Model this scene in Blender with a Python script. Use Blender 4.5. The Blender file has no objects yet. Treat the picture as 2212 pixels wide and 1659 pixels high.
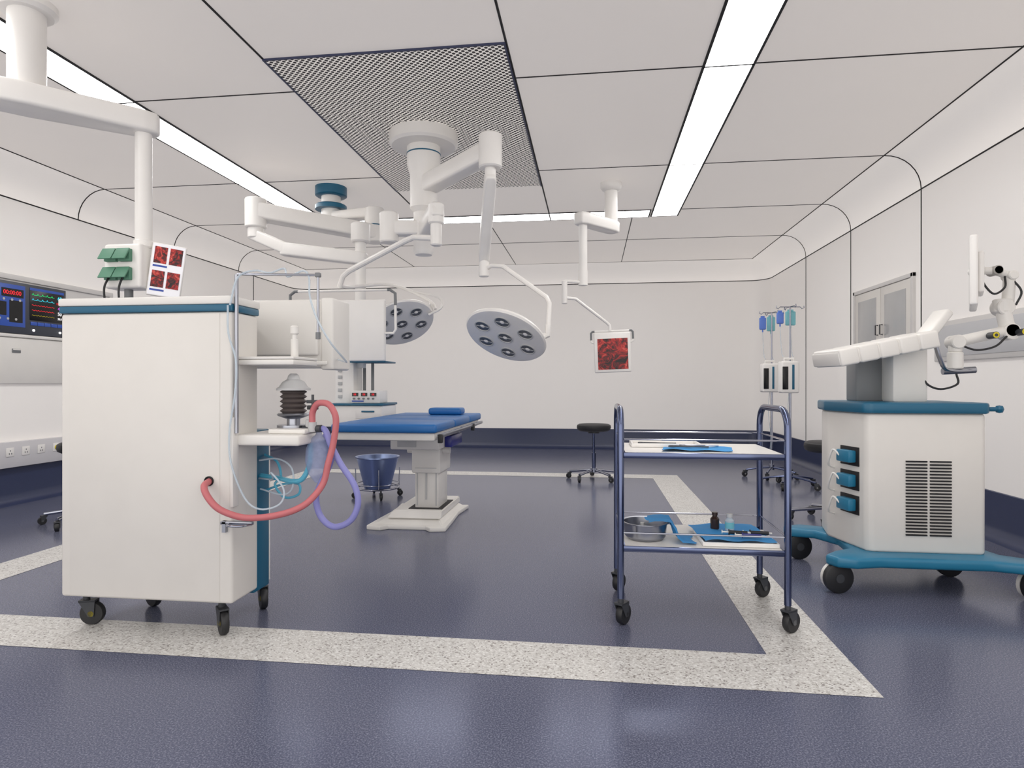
import bpy, bmesh, math, random
from mathutils import Vector, Matrix, Euler
random.seed(3)
S=bpy.context.scene
S.view_settings.view_transform='Standard'
COL=S.collection

# ------------------------------------------------------------------ materials
def lin(c):
    c=c/255.0
    return c/12.92 if c<=.04045 else ((c+.055)/1.055)**2.4
def rgb(r,g,b): return (lin(r),lin(g),lin(b),1)
def base(name):
    m=bpy.data.materials.new(name); m.use_nodes=True
    nt=m.node_tree; p=nt.nodes['Principled BSDF']
    return m,nt,p
def M(name,col,rough=.45,metal=0,var=.04,scale=6,emit=0,alpha=1,trans=0):
    m,nt,p=base(name)
    n=nt.nodes.new('ShaderNodeTexNoise'); n.inputs['Scale'].default_value=scale; n.inputs['Detail'].default_value=3
    tc=nt.nodes.new('ShaderNodeTexCoord'); nt.links.new(tc.outputs['Object'],n.inputs['Vector'])
    mx=nt.nodes.new('ShaderNodeMix'); mx.data_type='RGBA'
    mx.inputs['A'].default_value=tuple(c*(1-var) for c in col[:3])+(1,)
    mx.inputs['B'].default_value=tuple(min(1,c*(1+var)) for c in col[:3])+(1,)
    nt.links.new(n.outputs['Fac'],mx.inputs['Factor'])
    nt.links.new(mx.outputs['Result'],p.inputs['Base Color'])
    p.inputs['Roughness'].default_value=rough; p.inputs['Metallic'].default_value=metal
    if emit:
        nt.links.new(mx.outputs['Result'],p.inputs['Emission Color']); p.inputs['Emission Strength'].default_value=emit
    if alpha<1: p.inputs['Alpha'].default_value=alpha
    if trans: p.inputs['Transmission Weight'].default_value=trans
    return m
WHITE=M('white_plastic',rgb(230,227,222),.35)
WHITE2=M('white_enamel',rgb(240,237,233),.3)
CREAM=M('cream_panel',rgb(224,220,214),.4)
GREY=M('light_grey',rgb(190,190,190),.45)
PALE=M('pale_grey',rgb(216,213,210),.4)
MGREY=M('mid_grey',rgb(120,122,124),.4)
DGREY=M('dark_grey',rgb(60,62,66),.4)
BLACK=M('black_rubber',rgb(34,34,36),.5)
SEAM=M('seam_black',rgb(18,17,20),.6)
TEAL=M('teal_plastic',rgb(24,94,124),.35)
TEAL2=M('bright_teal',rgb(34,116,150),.35)
PAD=M('blue_vinyl',rgb(34,106,174),.4)
CLOTH=M('blue_cloth',rgb(62,146,208),.8)
CHROME=M('chrome',rgb(165,168,180),.14,1)
STEEL=M('brushed_steel',rgb(168,170,178),.28,1)
BSTEEL=M('dark_polished_steel',rgb(100,108,136),.16,1)
BUCKET=M('bucket_steel',rgb(150,166,205),.3,1)
RED=M('red_hose',rgb(196,110,114),.5)
PURP=M('violet_hose',rgb(136,136,196),.45)
CYAN=M('cyan_tube',rgb(90,190,220),.25,alpha=.75)
BAG=M('bag_film',rgb(165,175,210),.3,alpha=.5,var=.3,scale=40)
CLEAR=M('clear_tube',rgb(205,218,228),.2,alpha=.6)
GREEN=M('green_socket',rgb(88,138,114),.5)
YEL=M('yellow',rgb(225,205,40),.4)
BROWN=M('brown_glass',rgb(52,38,32),.15)
BELLOW=M('bellows_rubber',rgb(88,80,78),.45)
NAVY=M('navy',rgb(30,34,120),.3)
IVBLUE=M('iv_blue',rgb(90,130,220),.3,alpha=.8)
IVTEAL=M('iv_teal',rgb(120,205,215),.3,alpha=.7)
STRIP=M('light_diffuser',(1,.99,.975,1),.5,emit=9.0,var=0)
WALL=M('wall_white_glow',rgb(238,234,230),.35,var=.01,emit=.14)  # faint self-glow added to the walls to lift the ambient light
COVE=M('cove_white_glow',rgb(234,229,224),.45,var=.01,emit=.34)  # wall white with a stronger added glow, brightening the curved coves
CEIL=M('ceiling_panel_glow',rgb(207,201,196),.5,var=.012,scale=1.5,emit=.44)  # glow added so the ceiling looks lit and fills the room; no lamp
SLATE=M('screen_bezel',rgb(60,64,74),.35)
SCRBLUE=M('screen_blue',rgb(40,72,150),.3,emit=.3)
SCRBLK=M('screen_black',rgb(8,9,14),.25)
SCRWHT=M('screen_white',rgb(235,235,240),.3,emit=.2)
GLASS=M('cabinet_glass',rgb(180,180,180),.15,var=.10,scale=3)
def E(name,c): return M(name,c,.5,emit=.8,var=0)
LGREEN=E('led_green',rgb(40,220,120)); LRED=E('led_red',rgb(230,40,50)); LCY=E('led_cyan',rgb(60,210,230)); LMAG=E('led_magenta',rgb(220,80,220)); LWHT=E('led_white',rgb(240,240,240)); LBLUE=M('caption_blue',rgb(50,80,170),.4)
def tissue(name,sc,off=0):
    m,nt,p=base(name)
    tc=nt.nodes.new('ShaderNodeTexCoord'); mp=nt.nodes.new('ShaderNodeMapping'); mp.inputs['Location'].default_value=(off,off*.7,off*.3)
    n=nt.nodes.new('ShaderNodeTexNoise'); n.inputs['Scale'].default_value=sc; n.inputs['Detail'].default_value=9; n.inputs['Roughness'].default_value=.68; n.inputs['Distortion'].default_value=1.6
    r=nt.nodes.new('ShaderNodeValToRGB'); e=r.color_ramp.elements
    e[0].position=.40; e[0].color=rgb(14,5,8); e[1].position=.72; e[1].color=rgb(232,180,165)
    a=e.new(.48); a.color=rgb(90,10,15); b=e.new(.56); b.color=rgb(176,30,30); c=e.new(.64); c.color=rgb(205,86,70)
    nt.links.new(tc.outputs['Object'],mp.inputs['Vector']); nt.links.new(mp.outputs['Vector'],n.inputs['Vector']); nt.links.new(n.outputs['Fac'],r.inputs['Fac'])
    nt.links.new(r.outputs['Color'],p.inputs['Base Color']); nt.links.new(r.outputs['Color'],p.inputs['Emission Color'])
    p.inputs['Emission Strength'].default_value=.12; p.inputs['Roughness'].default_value=.4
    return m
TISSUE=tissue('endoscope_picture',11); TIS=[tissue('endoscope_picture_small',22,k*3.1) for k in range(4)]

def floor_mat():
    m,nt,p=base('floor_vinyl_blue'); L=nt.links.new
    tc=nt.nodes.new('ShaderNodeTexCoord')
    n=nt.nodes.new('ShaderNodeTexNoise'); n.inputs['Scale'].default_value=170; n.inputs['Detail'].default_value=4; n.inputs['Roughness'].default_value=.7
    L(tc.outputs['Object'],n.inputs['Vector'])
    r=nt.nodes.new('ShaderNodeValToRGB'); e=r.color_ramp.elements
    e[0].position=.34; e[0].color=rgb(68,71,88); e[1].position=.68; e[1].color=rgb(140,142,158)
    a=e.new(.5); a.color=rgb(88,91,110)
    L(n.outputs['Fac'],r.inputs['Fac']); L(r.outputs['Color'],p.inputs['Base Color'])
    rr=nt.nodes.new('ShaderNodeMapRange'); rr.inputs['To Min'].default_value=.14; rr.inputs['To Max'].default_value=.26
    L(n.outputs['Fac'],rr.inputs['Value']); L(rr.outputs['Result'],p.inputs['Roughness'])
    p.inputs['Specular Tint'].default_value=rgb(120,155,245)
    return m
def terrazzo():
    m,nt,p=base('terrazzo_inlay'); L=nt.links.new
    tc=nt.nodes.new('ShaderNodeTexCoord')
    v=nt.nodes.new('ShaderNodeTexVoronoi'); v.inputs['Scale'].default_value=140
    L(tc.outputs['Object'],v.inputs['Vector'])
    r=nt.nodes.new('ShaderNodeValToRGB'); r.color_ramp.interpolation='CONSTANT'; e=r.color_ramp.elements
    e[0].position=0; e[0].color=rgb(140,134,130); e[1].position=.07; e[1].color=rgb(188,185,181)
    a=e.new(.30); a.color=rgb(207,205,201); b=e.new(.8); b.color=rgb(225,224,221)
    sp=nt.nodes.new('ShaderNodeSeparateColor'); L(v.outputs['Color'],sp.inputs['Color'])
    L(sp.outputs['Red'],r.inputs['Fac']); L(r.outputs['Color'],p.inputs['Base Color'])
    p.inputs['Roughness'].default_value=.28
    return m
def perf():
    m,nt,p=base('perforated_sheet'); L=nt.links.new
    tc=nt.nodes.new('ShaderNodeTexCoord'); mp=nt.nodes.new('ShaderNodeMapping')
    mp.inputs['Rotation'].default_value=(0,0,math.radians(45)); mp.inputs['Scale'].default_value=(1,1,1)
    v=nt.nodes.new('ShaderNodeTexVoronoi'); v.voronoi_dimensions='2D'; v.inputs['Scale'].default_value=33; v.inputs['Randomness'].default_value=0
    L(tc.outputs['Object'],mp.inputs['Vector']); L(mp.outputs['Vector'],v.inputs['Vector'])
    r=nt.nodes.new('ShaderNodeValToRGB'); r.color_ramp.interpolation='CONSTANT'; e=r.color_ramp.elements
    e[0].position=0; e[0].color=rgb(22,20,21); e[1].position=.385; e[1].color=rgb(218,212,206)
    L(v.outputs['Distance'],r.inputs['Fac']); L(r.outputs['Color'],p.inputs['Base Color']); p.inputs['Roughness'].default_value=.5
    L(r.outputs['Color'],p.inputs['Emission Color']); p.inputs['Emission Strength'].default_value=.46  # added glow like the ceiling's; nothing behind the sheet is lit
    return m
FLOOR=floor_mat(); TERR=terrazzo(); PERF=perf()
SKIRT=M('skirting_blue',rgb(50,58,88),.3,var=.15,scale=90)

# ------------------------------------------------------------------ geometry builder
def root(o):
    while o.parent: o=o.parent
    return o
def thing(name,loc,label,cat,group=None):
    e=bpy.data.objects.new(name,None); e.empty_display_size=.1; COL.objects.link(e); e.location=loc
    e['label']=label; e['category']=cat
    if group: e['group']=group
    return e
class G:
    def __init__(s): s.v=[];s.f=[];s.mi=[];s.mats=[]
    def _m(s,mat):
        if mat not in s.mats: s.mats.append(mat)
        return s.mats.index(mat)
    def add(s,vs,fs,mat,Mx=None):
        o=len(s.v); k=s._m(mat)
        for v in vs:
            v=Vector(v)
            if Mx is not None: v=Mx@v
            s.v.append(v)
        for f in fs: s.f.append([i+o for i in f]); s.mi.append(k)
        return s
    def bmadd(s,bm,mat,Mx=None):
        bm.verts.index_update()
        s.add([v.co.copy() for v in bm.verts],[[v.index for v in f.verts] for f in bm.faces],mat,Mx); bm.free(); return s
    def box(s,x0,x1,y0,y1,z0,z1,mat,bev=0,seg=2,Mx=None):
        bm=bmesh.new(); bmesh.ops.create_cube(bm,size=1)
        for v in bm.verts:
            v.co=Vector(((x0+x1)/2+v.co.x*(x1-x0),(y0+y1)/2+v.co.y*(y1-y0),(z0+z1)/2+v.co.z*(z1-z0)))
        if bev: bmesh.ops.bevel(bm,geom=list(bm.edges),offset=bev,segments=seg,profile=.5,affect='EDGES')
        return s.bmadd(bm,mat,Mx)
    def prism(s,poly,z0,z1,mat,bev=0,Mx=None,seg=2):
        bm=bmesh.new(); vs=[bm.verts.new((x,y,z0)) for x,y in poly]; f=bm.faces.new(vs)
        r=bmesh.ops.extrude_face_region(bm,geom=[f])
        for g in r['geom']:
            if isinstance(g,bmesh.types.BMVert): g.co.z=z1
        bmesh.ops.recalc_face_normals(bm,faces=bm.faces)
        if bev: bmesh.ops.bevel(bm,geom=list(bm.edges),offset=bev,segments=seg,profile=.5,affect='EDGES')
        return s.bmadd(bm,mat,Mx)
    def lathe(s,prof,mat,seg=28,Mx=None,o=(0,0,0)):
        vs=[];rings=[]
        for r,z in prof:
            if r<1e-6: rings.append([len(vs)]); vs.append((o[0],o[1],o[2]+z))
            else:
                rings.append(list(range(len(vs),len(vs)+seg)))
                for i in range(seg):
                    a=2*math.pi*i/seg; vs.append((o[0]+r*math.cos(a),o[1]+r*math.sin(a),o[2]+z))
        fs=[]
        for a,b in zip(rings,rings[1:]):
            if len(a)==1 and len(b)==1: continue
            for i in range(seg):
                j=(i+1)%seg
                if len(a)==1: fs.append([a[0],b[i],b[j]])
                elif len(b)==1: fs.append([a[i],b[0],a[j]])
                else: fs.append([a[i],b[i],b[j],a[j]])
        return s.add(vs,fs,mat,Mx)
    def cyl(s,p0,p1,r,mat,r1=None,seg=20,bev=0):
        p0=Vector(p0);p1=Vector(p1);L=(p1-p0).length; r1=r if r1 is None else r1
        q=Vector((0,0,1)).rotation_difference((p1-p0).normalized()).to_matrix().to_4x4()
        b=bev
        prof=[(0,0),(r-b,0),(r,b),(r1,L-b),(r1-b,L),(0,L)] if b else [(0,0),(r,0),(r1,L),(0,L)]
        return s.lathe(prof,mat,seg,Matrix.Translation(p0)@q)
    def tube(s,pts,r,mat,seg=10,smooth=True,sub=6,flat=1.0,ribs=0):
        P=[Vector(p) for p in pts]
        if smooth and len(P)>2:
            Q=[P[0]*2-P[1]]+P+[P[-1]*2-P[-2]]; out=[]
            for i in range(1,len(Q)-2):
                for k in range(sub):
                    t=k/sub; a,b,c,d=Q[i-1],Q[i],Q[i+1],Q[i+2]
                    out.append(.5*((2*b)+(c-a)*t+(2*a-5*b+4*c-d)*t*t+(-a+3*b-3*c+d)*t*t*t))
            out.append(P[-1]); P=out
        T=(P[1]-P[0]).normalized(); up=Vector((0,0,1)) if abs(T.z)<.9 else Vector((1,0,0))
        N=T.cross(up).normalized(); vs=[];n=len(P)
        for i in range(n):
            t=(P[min(i+1,n-1)]-P[max(i-1,0)]).normalized()
            N=(N-t*N.dot(t)).normalized(); B=t.cross(N)
            rr=r*(1+(ribs if i%2 else 0))
            for k in range(seg):
                a=2*math.pi*k/seg; vs.append(P[i]+N*rr*math.cos(a)+B*rr*flat*math.sin(a))
        fs=[]
        for i in range(n-1):
            for k in range(seg):
                j=(k+1)%seg; fs.append([i*seg+k,i*seg+j,(i+1)*seg+j,(i+1)*seg+k])
        fs.append(list(range(seg))[::-1]); fs.append([(n-1)*seg+k for k in range(seg)])
        return s.add(vs,fs,mat)
    def done(s,name,parent=None,label=None,kind=None,ang=35):
        b=root(parent).location if parent else Vector((0,0,0))
        me=bpy.data.meshes.new(name); me.from_pydata([v-b for v in s.v],[],s.f)
        for m in s.mats: me.materials.append(m)
        for p,k in zip(me.polygons,s.mi): p.material_index=k; p.use_smooth=True
        bm=bmesh.new(); bm.from_mesh(me); bmesh.ops.recalc_face_normals(bm,faces=bm.faces); bm.to_mesh(me); bm.free()
        me.set_sharp_from_angle(angle=math.radians(ang))
        o=bpy.data.objects.new(name,me); COL.objects.link(o)
        if parent: o.parent=parent
        if label: o['label']=label
        if kind: o['kind']=kind
        return o
def solo(g,name,label,cat,group=None):
    o=g.done(name); o['label']=label; o['category']=cat
    vs=[v.co.copy() for v in o.data.vertices]
    c=Vector((sum(v.x for v in vs)/len(vs),sum(v.y for v in vs)/len(vs),min(v.z for v in vs)))
    o.data.transform(Matrix.Translation(-c)); o.location=c
    if group: o['group']=group
    return o
def copy_thing(src,loc,rot=0):
    n=src.copy(); COL.objects.link(n); n.location=loc; n.rotation_euler=(0,0,rot)
    kids={}
    for o in list(bpy.data.objects):
        if o.parent: kids.setdefault(o.parent.name,[]).append(o)
    def rec(a,b):
        for c in [x for x in kids.get(a.name,[])]:
            d=c.copy(); COL.objects.link(d); d.parent=b; rec(c,d)
    rec(src,n); return n
def text(parent,name,st,size,mat,Mx):
    cu=bpy.data.curves.new('t','FONT'); cu.body=st; cu.size=size; cu.align_x='CENTER'; cu.align_y='CENTER'; cu.extrude=.0006
    o=bpy.data.objects.new('t',cu); COL.objects.link(o); bpy.context.view_layer.update()
    me=bpy.data.meshes.new_from_object(o.evaluated_get(bpy.context.evaluated_depsgraph_get()))
    bpy.data.objects.remove(o); me.name=name
    me.transform(Mx); me.transform(Matrix.Translation(-root(parent).location)); me.materials.clear(); me.materials.append(mat)
    p=bpy.data.objects.new(name,me); COL.objects.link(p); p.parent=parent; return p
def frame(o,x,y,z=None):
    x=Vector(x).normalized(); y=Vector(y).normalized(); z=x.cross(y) if z is None else Vector(z)
    m=Matrix.Identity(4)
    for i in range(3): m[i][0]=x[i]; m[i][1]=y[i]; m[i][2]=z[i]; m[i][3]=o[i]
    return m
def caster(T,x,y,r,top,ang=0,w=.03,hubmat=MGREY,mat=BLACK,fork=DGREY,double=False):
    dx,dy=math.cos(ang),math.sin(ang); cx,cy=x+dx*r*.5,y+dy*r*.5
    g=G(); g.cyl((x,y,top),(x,y,2*r+.004),r*.28,fork,seg=12)
    Mx=frame((cx,cy,0),(dx,dy,0),(0,0,1))
    for s in (-1,1):
        h=s*(w/2+.004)
        g.prism([(-r*1.0,2*r+.006),(-r*.2,r*.75),(r*.25,r*.75),(r*.35,2*r+.006)],h-.002,h+.002,fork,Mx=Mx)
    g.box(-r*1.0,r*.35,2*r+.002,2*r+.01,-w/2-.006,w/2+.006,fork,Mx=Mx)
    f=g.done('caster',T)
    ww=G(); Mw=Mx@Matrix.Translation((0,r,0))
    ww.lathe([(0,-w/2),(r*.6,-w/2),(r*.92,-w/2),(r,-w*.3),(r,w*.3),(r*.92,w/2),(r*.6,w/2),(0,w/2)],mat,24,Mw)
    ww.lathe([(0,-w/2-.006),(r*.25,-w/2-.006),(r*.25,w/2+.006),(0,w/2+.006)],hubmat,16,Mw)
    ww.done('wheel',f); return f

# ------------------------------------------------------------------ room shell
XL,XR,YB,H,R=-5.53,2.98,11.25,3.25,.32
Y0=-1.4
cove=[(R-R*math.cos(t*math.pi/2/8),H-R+R*math.sin(t*math.pi/2/8)) for t in range(9)]
def sweep(path,prof,mat,name):
    vs=[];fs=[];n=len(prof)
    for x,y,nx,ny in path:
        for i,z in prof: vs.append((x+nx*i,y+ny*i,z))
    for a in range(len(path)-1):
        for b in range(n-1): fs.append([a*n+b,a*n+b+1,(a+1)*n+b+1,(a+1)*n+b])
    g=G(); g.add(vs,fs,mat); return g.done(name,kind='structure',ang=50)
pl=[(XL,Y0,1,0),(XL,YB-R,1,0)]
pr=[(XR,YB-R,-1,0),(XR,Y0,-1,0)]
pb=[]
for k in range(9):
    a=math.radians(180-90*k/8); pb.append((XL+R+R*math.cos(a),YB-R+R*math.sin(a),-math.cos(a),-math.sin(a)))
for k in range(9):
    a=math.radians(90-90*k/8); pb.append((XR-R+R*math.cos(a),YB-R+R*math.sin(a),-math.cos(a),-math.sin(a)))
sprof=[(.10,0.0),(.055,.012),(.022,.045),(.012,.10),(.010,.345),(0,.35)]
tn=[0]
def tname(): tn[0]+=1; return 'trim_%d'%tn[0]
for p,n in ((pl,'left'),(pb,'back'),(pr,'right')):
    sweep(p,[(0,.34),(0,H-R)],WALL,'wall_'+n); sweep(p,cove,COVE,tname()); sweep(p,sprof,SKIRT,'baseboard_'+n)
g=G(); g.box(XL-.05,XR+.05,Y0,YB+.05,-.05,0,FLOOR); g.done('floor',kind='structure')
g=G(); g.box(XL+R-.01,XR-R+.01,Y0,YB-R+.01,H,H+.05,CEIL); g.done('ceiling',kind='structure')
g=G(); z=.0015
fx0,fx1,fx2,fx3=-3.76,-3.44,.735,1.06; fy0,fy1,fy2,fy3=2.45,2.78,7.78,8.10
vs=[(fx0,fy0,z),(fx3,fy0,z),(fx3,fy3,z),(fx0,fy3,z),(fx1,fy1,z),(fx2,fy1,z),(fx2,fy2,z),(fx1,fy2,z)]
g.add(vs,[[0,1,5,4],[1,2,6,5],[2,3,7,6],[3,0,4,7]],TERR); g.done(tname(),kind='structure')
def trim(pts,r=.007,flat=1):
    g=G(); g.tube(pts,r,SEAM,seg=6,smooth=False); g.done(tname(),kind='structure')
cz=H+.002
cxl,cxr=XL+R,XR-R
for Y in (2.39,4.27,6.15):
    if Y<3: trim([(cxl,Y,cz),(cxr,Y,cz)])
    else:
        trim([(cxl,Y,cz),(-2.11,Y,cz)]); trim([(-.53,Y,cz),(cxr,Y,cz)])
trim([(cxl,7.72,cz),(-3.68,7.72,cz)]); trim([(1.05,7.72,cz),(cxr,7.72,cz)])
trim([(cxl,9.26,cz),(cxr,9.26,cz)])
for X in (-2.11,-.525): trim([(X,Y0,cz),(X,7.7,cz)],.009)
for X in (-3.16,-1.33,.5): trim([(X,8.01,cz),(X,YB-R,cz)])
for Y in (2.39,4.27,6.15,7.72,9.26):
    low=[(0,.35)]
    trim([(XR-i+.001,Y,zz+.001) for i,zz in low+cove])
    trim([(XL+i-.001,Y,zz+.001) for i,zz in cove])
trim([(XL,9.7,.35),(XL,9.7,H-R)])
allp=pl+pb+pr
trim([(x,y,H-R) for x,y,nx,ny in allp]); 
trim([(cxl,Y0,H),(cxl,YB-R,H),(cxr,YB-R,H),(cxr,Y0,H)])
T=thing('ceiling_vent_panel',(-1.32,5.2,H),'perforated white metal ventilation panel set in the ceiling','ceiling vent')
g=G(); g.box(-2.10,-.54,3.82,6.60,H-.008,H-.001,PERF); g.done('perforated_sheet',T)
g=G()
EDGE=M('edge_navy',rgb(50,56,86),.4)
for a in ((-2.112,-2.10,3.81,6.61),(-.54,-.528,3.81,6.61),(-2.10,-.54,3.81,3.82)): g.box(a[0],a[1],a[2],a[3],H-.014,H-.001,EDGE)
g.done('frame',T)
def strip(x0,x1,y0,y1,cuts,axis):
    T=thing('ceiling_light',((x0+x1)/2,(y0+y1)/2,H),'long recessed glowing white light strip with black edging in ceiling','ceiling light','recessed ceiling light strips')
    b=.009; g=G(); g.box(x0+b,x1-b,y0+b,y1-b,H-.008,H-.001,STRIP); g.done('diffuser',T)
    g=G(); z0,z1=H-.009,H-.0005
    g.box(x0-b,x0+b,y0-b,y1+b,z0,z1,SEAM); g.box(x1-b,x1+b,y0-b,y1+b,z0,z1,SEAM)
    g.box(x0,x1,y0-b,y0+b,z0,z1,SEAM); g.box(x0,x1,y1-b,y1+b,z0,z1,SEAM)
    for c in cuts:
        if axis=='y': g.box(x0,x1,c-.008,c+.008,z0,z1,SEAM)
        else: g.box(c-.008,c+.008,y0,y1,z0,z1,SEAM)
    g.done('frame',T)
strip(.73,1.05,-.6,7.99,(.51,2.39,4.27,6.15,7.70),'y')
strip(-3.68,-3.37,-.6,7.99,(.51,2.39,4.27,6.15,7.70),'y')
strip(-3.34,.70,7.70,8.01,(-2.11,-.525),'x')

# ------------------------------------------------------------------ anesthesia machine
T=thing('anesthesia_machine',(-2.02,2.85,0),'tall white anesthesia machine with teal band, bellows and coloured breathing hoses','anesthesia machine')
g=G(); g.box(-2.445,-1.595,2.62,2.84,.165,1.475,CREAM,.014,3); g.box(-2.38,-1.87,2.83,3.12,.93,1.475,CREAM,.01)
body=g.done('cabinet_body',T)
g=G(); g.box(-2.395,-1.653,2.6175,2.63,.176,1.466,CREAM,.0012); g.done('back_panel',body)
g=G(); g.box(-2.449,-1.591,2.613,2.845,1.476,1.508,TEAL,.006); g.box(-2.385,-1.865,2.84,3.125,1.476,1.508,TEAL,.004); g.done('teal_band',T,'teal trim band')
g=G(); g.box(-2.452,-1.588,2.61,2.85,1.508,1.545,WHITE,.008); g.box(-2.39,-1.86,2.845,3.13,1.508,1.545,WHITE,.008); g.done('top_plate',T)
g=G(); g.box(-2.41,-1.615,2.84,2.985,.14,.925,TEAL,.008); g.box(-2.41,-1.618,2.985,3.0,.16,.925,WHITE,.004); g.done('gas_bank',T,'teal lower cabinet section')
g=G()
Mh=frame((-1.702,2.614,.715),(1,0,0),(0,0,1))
g.lathe([(0,.0),(.018,.0),(.018,.004),(.022,.004),(.022,-.002)],SEAM,20,Mh); g.done('hose_port',T)
for x,y,aa in ((-2.40,2.72,.25),(-1.70,2.71,-.8),(-1.69,3.05,-.9),(-2.28,3.0,-.4)): caster(T,x,y,.055,.17,aa,.032,YEL)
g=G(); g.cyl((-1.580,2.630,.93),(-1.580,2.630,1.64),.009,STEEL)
g.tube([(-1.580,2.630,1.63),(-1.575,2.63,1.642),(-1.21,2.66,1.635)],.006,STEEL,smooth=False)
g.cyl((-1.21,2.66,1.64),(-1.21,2.66,1.37),.006,STEEL); g.cyl((-1.21,2.66,1.38),(-1.21,2.66,1.35),.011,MGREY); g.box(-1.222,-1.198,2.65,2.67,1.625,1.645,MGREY,.003)
g.done('hanger_rod',T,'steel hanger rod')
g=G(); g.box(-1.6,-1.33,2.67,2.92,1.236,1.262,WHITE,.008); g.box(-1.6,-1.33,2.67,2.92,1.262,1.275,WHITE,.004); g.done('upper_shelf',T)
g=G(); g.box(-1.60,-1.295,2.65,2.97,.872,.922,WHITE,.012,3); g.box(-1.47,-1.29,2.70,2.9,.922,.945,WHITE,.008); g.box(-1.60,-1.585,2.61,2.66,.6,1.0,WHITE,.004); g.done('worktop',T)
g=G(); g.cyl((-1.39,2.8,1.27),(-1.39,2.8,1.36),.018,WHITE,bev=.004); g.cyl((-1.39,2.8,1.355),(-1.39,2.8,1.385),.012,WHITE); g.cyl((-1.39,2.8,1.38),(-1.39,2.8,1.425),.02,WHITE,bev=.008); g.done('flow_meter',T)
bx,by=-1.405,2.82
g=G(); g.lathe([(0,.945),(.075,.945),(.075,.957),(.03,.957),(.03,.985),(.045,.99),(.07,1.0),(.075,1.006),(.07,1.012),(0,1.012)],STEEL,32,o=(bx,by,0)); b=g.done('bellows_base',T,'steel bellows base')
g=G(); pr_=[(0,1.01)]
for i in range(5): pr_+=[(.048,1.012+i*.0225),(.062,1.023+i*.0225)]
pr_+=[(.048,1.122),(0,1.122)]
g.lathe(pr_,BELLOW,32,o=(bx,by,0)); g.done('bellows',T,'dark ribbed rubber bellows',ang=15)
g=G(); g.lathe([(0,1.12),(.078,1.12),(.078,1.130),(.066,1.136),(.05,1.16),(.03,1.172),(.024,1.19),(.014,1.2),(0,1.2)],GREY,32,o=(bx,by,0)); g.done('bellows_cap',T)
g=G(); g.cyl((-1.30,2.77,.93),(-1.30,2.77,.985),.02,GREY,bev=.003); g.cyl((-1.33,2.77,.94),(-1.235,2.75,.945),.017,DGREY); g.cyl((-1.279,2.75,.93),(-1.279,2.75,.975),.02,GREY)
g.cyl((-1.30,2.80,.98),(-1.30,2.80,1.10),.006,DGREY); g.box(-1.33,-1.25,2.795,2.805,1.06,1.075,DGREY,.002); g.box(-1.325,-1.275,2.79,2.81,1.03,1.05,BLACK,.003); g.done('hose_connector',T,'grey hose connector')
red=[(-1.702,2.62,.715),(-1.69,2.56,.70),(-1.657,2.54,.655),(-1.603,2.54,.605),(-1.518,2.56,.570),(-1.44,2.58,.566),(-1.3685,2.6,.575),(-1.30,2.62,.595),(-1.2466,2.65,.63),(-1.205,2.7,.70),(-1.185,2.71,.79),(-1.165,2.72,.88),(-1.152,2.72,.98),(-1.165,2.72,1.03),(-1.198,2.73,1.06),(-1.248,2.74,1.06),(-1.277,2.75,1.02),(-1.279,2.75,.965)]
g=G(); g.tube(red,.0145,RED,seg=14,sub=8); g.done('breathing_hose',T,'coral pink breathing hose')
pur=[(-1.267,2.76,.945),(-1.223,2.76,.938),(-1.189,2.75,.871),(-1.143,2.75,.785),(-1.078,2.75,.69),(-1.06,2.75,.603),(-1.097,2.75,.525),(-1.18,2.76,.493),(-1.248,2.77,.538),(-1.27,2.77,.625),(-1.245,2.78,.70),(-1.205,2.78,.785),(-1.195,2.78,.86),(-1.23,2.78,.92)]
g=G(); g.tube(pur,.0145,PURP,seg=14,sub=8); g.done('breathing_hose',T,'violet breathing hose')
g=G(); g.lathe([(0,-.115),(.02,-.11),(.05,-.07),(.066,-.01),(.062,.05),(.04,.095),(.015,.115),(.012,.14),(0,.14)],BAG,24,Matrix.Translation((-1.265,2.79,.80))@Matrix.Diagonal((1,.6,1,1))); g.done('breathing_bag',T,'translucent lavender reservoir bag')
g=G(); g.tube([(-1.31,2.8,.88),(-1.316,2.8,.776),(-1.351,2.8,.704),(-1.412,2.82,.689),(-1.5,2.86,.695),(-1.615,2.9,.70)],.012,CYAN); g.done('gas_tube',T,'cyan gas tube')
g=G(); g.tube([(-1.61,2.93,.80),(-1.53,2.9,.77),(-1.50,2.88,.70),(-1.53,2.88,.66),(-1.48,2.88,.60),(-1.40,2.86,.62),(-1.40,2.86,.67),(-1.50,2.9,.66),(-1.615,2.94,.62)],.006,CYAN,seg=8); g.done('gas_tube',T,'thin coiled light blue gas tube')
g=G(); g.tube([(-1.593,2.60,1.50),(-1.562,2.61,1.623),(-1.505,2.65,1.66),(-1.433,2.65,1.648),(-1.37,2.66,1.668),(-1.351,2.655,1.63),(-1.279,2.66,1.655),(-1.25,2.655,1.623),(-1.244,2.65,1.54),(-1.207,2.645,1.437),(-1.156,2.67,1.334),(-1.142,2.8,1.262),(-1.22,3.0,1.26),(-1.345,3.2,1.28)],.0045,CLEAR,seg=8); g.done('sample_line',T,'clear plastic tubing')
g=G(); g.tube([(-1.603,2.60,1.50),(-1.60,2.60,1.375),(-1.57,2.61,1.25),(-1.57,2.6,1.1),(-1.595,2.60,.94),(-1.587,2.60,.797),(-1.535,2.62,.642),(-1.474,2.64,.59),(-1.392,2.66,.61),(-1.382,2.68,.673),(-1.453,2.7,.745),(-1.5,2.8,.70),(-1.612,2.88,.69)],.0045,CLEAR,seg=8); g.done('sample_line',T,'clear plastic tubing')
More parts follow.
